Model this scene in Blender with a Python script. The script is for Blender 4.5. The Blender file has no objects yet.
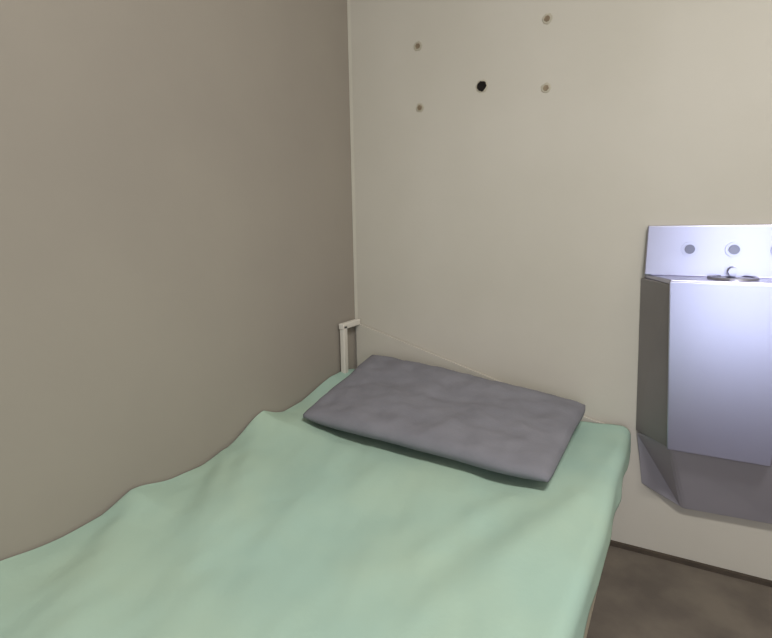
import bpy, bmesh, math, random
import numpy as np
from mathutils import Vector, noise, Matrix
scene=bpy.context.scene
scene.view_settings.view_transform='Standard'
random.seed(3)
W=1.0; H=0.412; L=1.95
RX,RY,RZ=2.3,-3.0,2.6   # room extents

def s2l(c):
    return tuple(((v/255)/12.92 if v/255<=.04045 else ((v/255+.055)/1.055)**2.4) for v in c)+(1,)
def mat(name,c1,c2=None,scale=4,rough=.7,metal=0,bump=0,bscale=60,detail=4,aniso=None,stretch=None):
    m=bpy.data.materials.new(name); m.use_nodes=True
    nt=m.node_tree; b=nt.nodes['Principled BSDF']
    b.inputs['Roughness'].default_value=rough; b.inputs['Metallic'].default_value=metal
    b.inputs['Specular IOR Level'].default_value=.25
    tc=nt.nodes.new('ShaderNodeTexCoord'); mp=nt.nodes.new('ShaderNodeMapping')
    nt.links.new(tc.outputs['Object'],mp.inputs[0])
    if stretch: mp.inputs['Scale'].default_value=stretch
    n=nt.nodes.new('ShaderNodeTexNoise'); n.inputs['Scale'].default_value=scale; n.inputs['Detail'].default_value=detail
    nt.links.new(mp.outputs[0],n.inputs['Vector'])
    r=nt.nodes.new('ShaderNodeValToRGB'); r.color_ramp.elements[0].position=.35; r.color_ramp.elements[1].position=.65
    r.color_ramp.elements[0].color=s2l(c1); r.color_ramp.elements[1].color=s2l(c2 or c1)
    nt.links.new(n.outputs['Fac'],r.inputs[0]); nt.links.new(r.outputs[0],b.inputs['Base Color'])
    if bump:
        n2=nt.nodes.new('ShaderNodeTexNoise'); n2.inputs['Scale'].default_value=bscale; n2.inputs['Detail'].default_value=3
        nt.links.new(mp.outputs[0],n2.inputs['Vector'])
        bp=nt.nodes.new('ShaderNodeBump'); bp.inputs['Strength'].default_value=bump; bp.inputs['Distance'].default_value=.004
        nt.links.new(n2.outputs['Fac'],bp.inputs['Height']); nt.links.new(bp.outputs[0],b.inputs['Normal'])
    return m
M_wl=mat('left_wall_darker_taupe',(155,147,137),(160,152,141),2,.75,bump=.12,bscale=40)  # left wall gets a darker base colour than the back wall
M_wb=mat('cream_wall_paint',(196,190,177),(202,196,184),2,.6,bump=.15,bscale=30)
M_lip=mat('fresh_cream_paint',(204,198,184),(207,202,188),5,.6)
M_ceil=mat('ceiling_paint',(206,205,203),(212,210,208))
M_floor=mat('concrete_floor',(98,90,82),(118,109,98),7,.6,bump=.3)
M_trim=mat('floor_joint_grime',(70,62,54),(84,74,64),12,.8)
M_sheet=mat('green_sheet_cotton',(165,192,178),(174,196,177),3,.9,bump=.12,bscale=90)
M_pil=mat('grey_pillow_fabric',(124,123,130),(132,131,138),12,.9,bump=.2,bscale=120)
M_frame=mat('cream_bed_steel',(176,168,150),(186,178,160),5,.5)
M_white=mat('white_post_paint',(214,208,196),(222,216,206),5,.5)
M_dark=mat('dark_hole',(20,16,14),(34,28,24),30,.9)
M_plug=mat('rusty_plug',(128,112,92),(150,134,112),60,.8)
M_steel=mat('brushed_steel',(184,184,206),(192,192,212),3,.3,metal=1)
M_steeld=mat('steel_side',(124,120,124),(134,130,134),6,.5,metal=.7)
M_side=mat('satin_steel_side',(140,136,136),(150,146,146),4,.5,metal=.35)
M_satin=mat('satin_steel',(172,168,176),(180,176,184),4,.5,metal=.25)
M_knob=mat('dark_button_steel',(128,128,144),(140,140,154),6,.35,metal=1)

def obj(name,me,mats,parent=None,smooth=False):
    o=bpy.data.objects.new(name,me); scene.collection.objects.link(o)
    for m in (mats if isinstance(mats,list) else [mats]): me.materials.append(m)
    if smooth:
        for p in me.polygons: p.use_smooth=True
    if parent: o.parent=parent
    return o
def box(name,a,b,m,parent=None,bev=0):
    bm=bmesh.new(); bmesh.ops.create_cube(bm,size=1)
    a=Vector(a);b=Vector(b)
    for v in bm.verts: v.co=Vector([(a[i]+b[i])/2+v.co[i]*(b[i]-a[i]) for i in range(3)])
    if bev: bmesh.ops.bevel(bm,geom=bm.edges[:],offset=bev,segments=3,affect='EDGES',profile=.5)
    me=bpy.data.meshes.new(name); bm.to_mesh(me); bm.free()
    return obj(name,me,m,parent)
def loft(name,A,B,m,parent=None,bev=0):
    bm=bmesh.new()
    A=[bm.verts.new(p) for p in A]; B=[bm.verts.new(p) for p in B]
    bm.faces.new(A); bm.faces.new(B[::-1])
    n=len(A)
    for i in range(n): bm.faces.new((A[i],B[i],B[(i+1)%n],A[(i+1)%n]))
    bmesh.ops.recalc_face_normals(bm,faces=bm.faces)
    if bev: bmesh.ops.bevel(bm,geom=bm.edges[:],offset=bev,segments=2,affect='EDGES',profile=.5)
    me=bpy.data.meshes.new(name); bm.to_mesh(me); bm.free()
    return obj(name,me,m,parent)
def prism(name,poly,axis,lo,hi,m,parent=None,bev=0):
    def P(p,t):
        return {'z':(p[0],p[1],t),'y':(p[0],t,p[1]),'x':(t,p[0],p[1])}[axis]
    return loft(name,[P(p,lo) for p in poly],[P(p,hi) for p in poly],m,parent,bev)
def cyl(name,c,r,d,axis,m,parent=None,r2=None,seg=32):
    bm=bmesh.new(); bmesh.ops.create_cone(bm,cap_ends=True,segments=seg,radius1=r,radius2=r if r2 is None else r2,depth=d)
    rot={'z':Matrix(),'y':Matrix.Rotation(math.pi/2,4,'X'),'x':Matrix.Rotation(math.pi/2,4,'Y')}[axis]
    bmesh.ops.transform(bm,matrix=Matrix.Translation(c)@rot,verts=bm.verts)
    me=bpy.data.meshes.new(name); bm.to_mesh(me); bm.free()
    o=obj(name,me,m,parent)
    for p in me.polygons: p.use_smooth=len(p.vertices)==4
    return o
def empty(name,loc=(0,0,0)):
    e=bpy.data.objects.new(name,None); scene.collection.objects.link(e); e.empty_display_size=.1; return e

# ---------------- room
t=.12
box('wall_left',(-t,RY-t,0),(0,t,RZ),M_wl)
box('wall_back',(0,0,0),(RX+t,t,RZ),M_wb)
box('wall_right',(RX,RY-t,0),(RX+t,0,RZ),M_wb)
dx0,dx1,dz=1.15,1.95,2.05
bm=bmesh.new()
def addbox(bm,a,b):
    r=bmesh.ops.create_cube(bm,size=1)
    for v in r['verts']: v.co=Vector([(a[i]+b[i])/2+v.co[i]*(b[i]-a[i]) for i in range(3)])
addbox(bm,(0,RY-t,0),(dx0,RY,RZ)); addbox(bm,(dx1,RY-t,0),(RX,RY,RZ)); addbox(bm,(dx0,RY-t,dz),(dx1,RY,RZ))
me=bpy.data.meshes.new('wall_front'); bm.to_mesh(me); bm.free(); obj('wall_front',me,M_wb)
box('floor',(-t,RY-t,-.1),(RX+t,t,0),M_floor)
box('ceiling',(-t,RY-t,RZ),(RX+t,t,RZ+.1),M_ceil)
box('baseboard_back',(0,-.012,0),(RX,0,.014),M_trim)
# bead of lighter paint / caulk in the corner
prism('trim_1',[(.0005,-.0005),(.0005,-.002),(.004,-.0018),(.013,-.0009),(.013,-.0005)],'z',.66,RZ-.001,M_lip)
door=empty('unseen_door')
for i in range(7):
    cyl('bar_%d'%i,(dx0+.08+i*(dx1-dx0-.16)/6,RY-.06,dz/2),.011,dz,'z',M_steeld,door,seg=16)
box('rail_1',(dx0,RY-.075,1.0),(dx1,RY-.045,1.05),M_steeld,door)

# ---------------- wall holes
def blob(name,x,z,r,m,parent,d=.003,irr=.2):
    bm=bmesh.new(); n=20
    A=[];B=[]
    for i in range(n):
        a=i/n*2*math.pi; rr=r*(1+irr*(random.random()-.5))
        A.append(bm.verts.new((x+rr*math.cos(a),-.0002,z+rr*math.sin(a)))); B.append(bm.verts.new((x+rr*.85*math.cos(a),-d,z+rr*.85*math.sin(a))))
    bm.faces.new(B)
    for i in range(n): bm.faces.new((A[i],A[(i+1)%n],B[(i+1)%n],B[i]))
    bmesh.ops.recalc_face_normals(bm,faces=bm.faces)
    me=bpy.data.meshes.new(name); bm.to_mesh(me); bm.free(); return obj(name,me,m,parent)
wa=empty('screw_anchors')
blob('cable_hole_rim',.497,1.455,.020,M_frame,wa,.002); blob('cable_hole',.497,1.455,.0165,M_dark,wa,.004)
for i,(x,z) in enumerate([(.273,1.609),(.693,1.616),(.697,1.424),(.28,1.414)]):
    blob('patch_%d'%i,x,z,.015,M_frame,wa,.0015); blob('plug_%d'%i,x,z,.009,M_plug,wa,.003)

# ---------------- bed
bed=empty('bed')
def seg_dist(px,py,ax,ay,bx,by):
    dx,dy=bx-ax,by-ay; l=dx*dx+dy*dy
    tt=max(0,min(1,((px-ax)*dx+(py-ay)*dy)/l)); cx,cy=ax+tt*dx,ay+tt*dy
    return math.hypot(px-cx,py-cy),tt
PY=[-1.95,-1.273,-1.162,-1.074,-.999,-.89,-.792,-.70,-.641,-.544,-.45,-.359,-.18,-.10,0]
PZ=[.400,.405,.398,.400,.415,.402,.400,.408,.423,.458,.440,.442,.485,.49,.47]
RIDGES=[(-.05,-.50,.38,-1.10,.030,.042),(-.05,-.92,.40,-1.45,.022,.036),(-.02,-.22,.34,-.85,.014,.045),
        (.30,-.55,.50,-1.25,.011,.035),(-.05,-1.25,.6,-1.85,.012,.045),(.93,-.55,.70,-1.2,.011,.035),(.64,-.65,.58,-1.5,.007,.045),
        (.99,-.2,.86,-1.0,.010,.035),(.02,-.72,.36,-1.15,.012,.024),(.78,-.60,.64,-1.05,.006,.026),(.45,-.58,.44,-.95,.005,.03)]
def sheet_z(x,y):
    z=H+(np.interp(y,PY,PZ)-H)*math.exp(-(x/.17)**1.5)
    for a in RIDGES:
        d,tt=seg_dist(x,y,*a[:4]); w_=a[5]*(1+.9*tt)
        z+=a[4]*math.exp(-(d/w_)**2)*math.sin(math.pi*min(1,max(0,.12+.88*tt)))**.8*(1-.35*tt)
    v=Vector((x*3.2+y*1.1,y*2.0,1.7)); z+=.010*noise.noise(v)*min(1,x/.1)
    v=Vector((x*9+y*5,y*4-x*3,4.2)); z+=.006*noise.noise(v)
    v=Vector((x*22+y*8,y*9-x*6,8.2)); z+=.0022*noise.noise(v)
    z-=.014*math.exp(-(((x-.55)/.2)**2+((y+.85)/.25)**2))
    return z
nx,ny=150,260
bm=bmesh.new(); grid=[]
drop=.07; total=W+drop
for j in range(ny+1):
    y=-.026-(L-.03)*j/ny; row=[]
    for i in range(nx+1):
        s=total*i/nx
        edge=.014*noise.noise(Vector((0,y*4,9)))
        R_=.03; xe=W-R_-.004+edge*.4-.012*min(1,max(0,(-y-.65)/.3))
        if s<xe: x=s; z=sheet_z(x,y)
        else:
            q=s-xe; zb=sheet_z(xe,y)
            if q<R_*math.pi/2: a=q/R_; x=xe+R_*math.sin(a); z=zb-R_*(1-math.cos(a))
            else:
                q2=q-R_*math.pi/2; x=xe+R_+ .014*q2/.1*(.3+noise.noise(Vector((2,y*7,3)))); z=zb-R_-q2*(.85+.25*noise.noise(Vector((5,y*3,1))))
        row.append(bm.verts.new((max(x,.006),y,z)))
    grid.append(row)
for j in range(ny):
    for i in range(nx):
        bm.faces.new((grid[j][i],grid[j+1][i],grid[j+1][i+1],grid[j][i+1]))
bmesh.ops.recalc_face_normals(bm,faces=bm.faces)
me=bpy.data.meshes.new('sheet'); bm.to_mesh(me); bm.free()
sh=obj('sheet',me,M_sheet,bed,True)
so=sh.modifiers.new('thick','SOLIDIFY'); so.thickness=.003; so.offset=-1
box('mattress',(.015,-L+.03,.30),(W-.05,-.03,H-.045),M_sheet,bed,.02)
box('side_rail',(W-.05,-L,.235),(W-.018,-.02,.345),M_frame,bed,.004)
box('wall_rail',(.012,-L,.235),(.045,-.02,.30),M_frame,bed,.004)
box('pan',(.045,-L,.25),(W-.045,-.02,.298),M_frame,bed)
box('foot_rail',(.012,-L-.03,.235),(W-.012,-L,.30),M_frame,bed,.004)
for i,(x,y) in enumerate([(W-.09,-.06),(W-.09,-L+.05),(.02,-L+.05)]):
    box('leg_%d'%i,(x,y-.04,0),(x+.04,y,.24),M_frame,bed,.003)
box('head_post',(.010,-.125,0),(.030,-.10,.665),M_white,bed,.004)
box('head_post_cap',(.008,-.128,.650),(.030,-.008,.672),M_white,bed,.004)
prism('headboard',[(.012,.25),(.95,.25),(.95,.40),(.888,.412),(.508,.519),(.012,.657)],'y',-.013,-.005,M_wb,bed,.0008)

# ---------------- pillow
C=dict(bl=Vector((.098,-.043,.545)),br=Vector((.872,-.043,.467)),fr=Vector((.868,-.563,.454)),fl=Vector((.125,-.515,.466)))
bm=bmesh.new(); n=60; m_=44
top=[];bot=[]
for j in range(m_+1):
    rt=[];rb=[]
    for i in range(n+1):
        u=i/n; v=j/m_
        uu=2*u-1; vv=2*v-1
        cr=1-.018*(uu*uu*vv*vv)**4
        pu=uu*cr*(1-.012*(1-vv*vv)); pv=vv*cr*(1-.012*(1-uu*uu))
        pu+=.012*noise.noise(Vector((vv*2.3,1,uu)))
        pv+=.03*noise.noise(Vector((uu*2.3,5,vv)))
        U=(pu+1)/2; V=(pv+1)/2
        P=C['fl']*(1-U)*(1-V)+C['fr']*U*(1-V)+C['bl']*(1-U)*V+C['br']*U*V
        prof=(max(0,1-abs(uu)**6.5)*max(0,1-abs(vv)**6))**.5
        wr=.014*noise.noise(Vector((u*4,v*3,7)))+.008*noise.noise(Vector((u*11,v*8,2)))+.004*noise.noise(Vector((u*22,v*15,5)))
        zt=P.z+.025*prof+wr*prof; zb=P.z-.028*prof
        rt.append(bm.verts.new((P.x,P.y,zt+.004))); 
        rb.append(bm.verts.new((P.x,P.y,zb-.006)))
    top.append(rt);bot.append(rb)
for j in range(m_):
    for i in range(n):
        bm.faces.new((top[j][i],top[j][i+1],top[j+1][i+1],top[j+1][i]))
        bm.faces.new((bot[j][i],bot[j+1][i],bot[j+1][i+1],bot[j][i+1]))
ring=[(0,i) for i in range(n)]+[(j,n) for j in range(m_)]+[(m_,i) for i in range(n,0,-1)]+[(j,0) for j in range(m_,0,-1)]
for k in range(len(ring)):
    a=ring[k];b=ring[(k+1)%len(ring)]
    bm.faces.new((top[a[0]][a[1]],bot[a[0]][a[1]],bot[b[0]][b[1]],top[b[0]][b[1]]))
bmesh.ops.recalc_face_normals(bm,faces=bm.faces)
me=bpy.data.meshes.new('pillow'); bm.to_mesh(me); bm.free()
pl=obj('pillow',me,M_pil,None,True)

# ---------------- stainless sink unit
sk=empty('prison_sink_unit')
x0,x1=1.0,1.42; D=.14; ch=.068; yb=-.0015
zb,zt=.414,.876
lo_=[(x0+.006,yb,zb-.016),(x0+.094,-D,zb),(x1-.094,-D,zb),(x1-.006,yb,zb-.016)]
hi_=[(x0-.01,yb,zt-.012),(x0+ch,-D,zt-.012),(x1-ch,-D,zt-.012),(x1+.01,yb,zt-.012)]
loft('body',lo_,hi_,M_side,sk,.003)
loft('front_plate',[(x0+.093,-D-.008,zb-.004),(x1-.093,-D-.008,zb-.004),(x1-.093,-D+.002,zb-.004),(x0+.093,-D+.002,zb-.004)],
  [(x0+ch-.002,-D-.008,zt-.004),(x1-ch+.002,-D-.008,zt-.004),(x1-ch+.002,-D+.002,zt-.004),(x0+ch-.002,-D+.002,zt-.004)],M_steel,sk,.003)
loft('under_taper',[(x0+.006,yb,zb-.017),(x0+.10,-D+.01,zb-.001),(x1-.06,-D+.01,zb-.001),(x1-.006,yb,zb-.017)],
  [(x0+.03,yb,.225),(x0+.15,-.02,.182),(x1-.03,-.02,.192),(x1-.01,yb,.21)],M_satin,sk,.008)  # assumed taper, shaped to fill the grey zone under the cabinet
prism('rim',[(x0,yb),(x0+ch,-D-.004),(x1-ch,-D-.004),(x1,yb)],'z',zt-.012,zt,M_steel,sk,.003)
bpy.ops.mesh.primitive_torus_add(location=(1.21,-.07,zt+.001),major_radius=.052,minor_radius=.006,major_segments=40,minor_segments=10)
o=bpy.context.object;o.name='basin_lip';o.data.materials.append(M_steel);o.parent=sk
cyl('basin_bowl',(1.21,-.07,zt+.001),.05,.003,'z',M_knob,sk)
prism('backsplash',[(yb,zt),(-.03,zt),(-.018,1.014),(yb,1.014)],'x',x0,x1,M_steel,sk,.003)
for i,x in enumerate((1.108,1.21,1.31)):
    cyl('button_ring_%d'%i,(x,-.027,.95),.020,.010,'y',M_steel,sk)
    cyl('button_%d'%i,(x,-.033,.95),.0125,.012,'y',M_knob,sk,)
cyl('spout',(1.21,-.045,.895),.011,.06,'y',M_steel,sk)

# ---------------- ceiling lamp
lamp=empty('ceiling_lamp')
box('housing',(1.3,-1.75,RZ-.07),(1.9,-1.45,RZ-.001),M_white,lamp,.01)
ld=bpy.data.lights.new('tube','AREA'); ld.shape='RECTANGLE'; ld.size=.55; ld.size_y=.25; ld.energy=42; ld.color=(1,.985,.95)
lo=bpy.data.objects.new('tube_light',ld); scene.collection.objects.link(lo); lo.location=(1.6,-1.6,RZ-.08); lo.parent=lamp
ld=bpy.data.lights.new('added_door_light','AREA'); ld.shape='RECTANGLE'; ld.size=.8; ld.size_y=2.0; ld.energy=25; ld.color=(.78,.84,1)  # added bluish light behind the unseen door, for the streak on the steel
lo=bpy.data.objects.new('added_door_light',ld); scene.collection.objects.link(lo); lo.location=((dx0+dx1)/2,RY-.3,1.05); lo.rotation_euler=(math.radians(90),0,0)
w=bpy.data.worlds.new('world'); scene.world=w; w.use_nodes=True
w.node_tree.nodes['Background'].inputs[0].default_value=(.7,.75,.85,1); w.node_tree.nodes['Background'].inputs[1].default_value=.2

# ---------------- camera
def Rm(yaw,pitch,roll):
    f=np.array([-math.sin(yaw)*math.cos(pitch), math.cos(yaw)*math.cos(pitch), -math.sin(pitch)])
    r=np.array([math.cos(yaw), math.sin(yaw),0.]); u=np.cross(r,f)
    c,s=math.cos(roll),math.sin(roll)
    return c*r+s*u, -s*r+c*u, f
r,u,f=Rm(.5075,.1779,-.0142); cp=np.array([1.0857,-1.7059,1.0292]); F=528.06
cd=bpy.data.cameras.new('camera'); cd.sensor_width=36; cd.lens=36*F/772; cd.clip_start=.02
co=bpy.data.objects.new('camera',cd); scene.collection.objects.link(co)
co.matrix_world=Matrix(((r[0],u[0],-f[0],cp[0]),(r[1],u[1],-f[1],cp[1]),(r[2],u[2],-f[2],cp[2]),(0,0,0,1)))
scene.camera=co
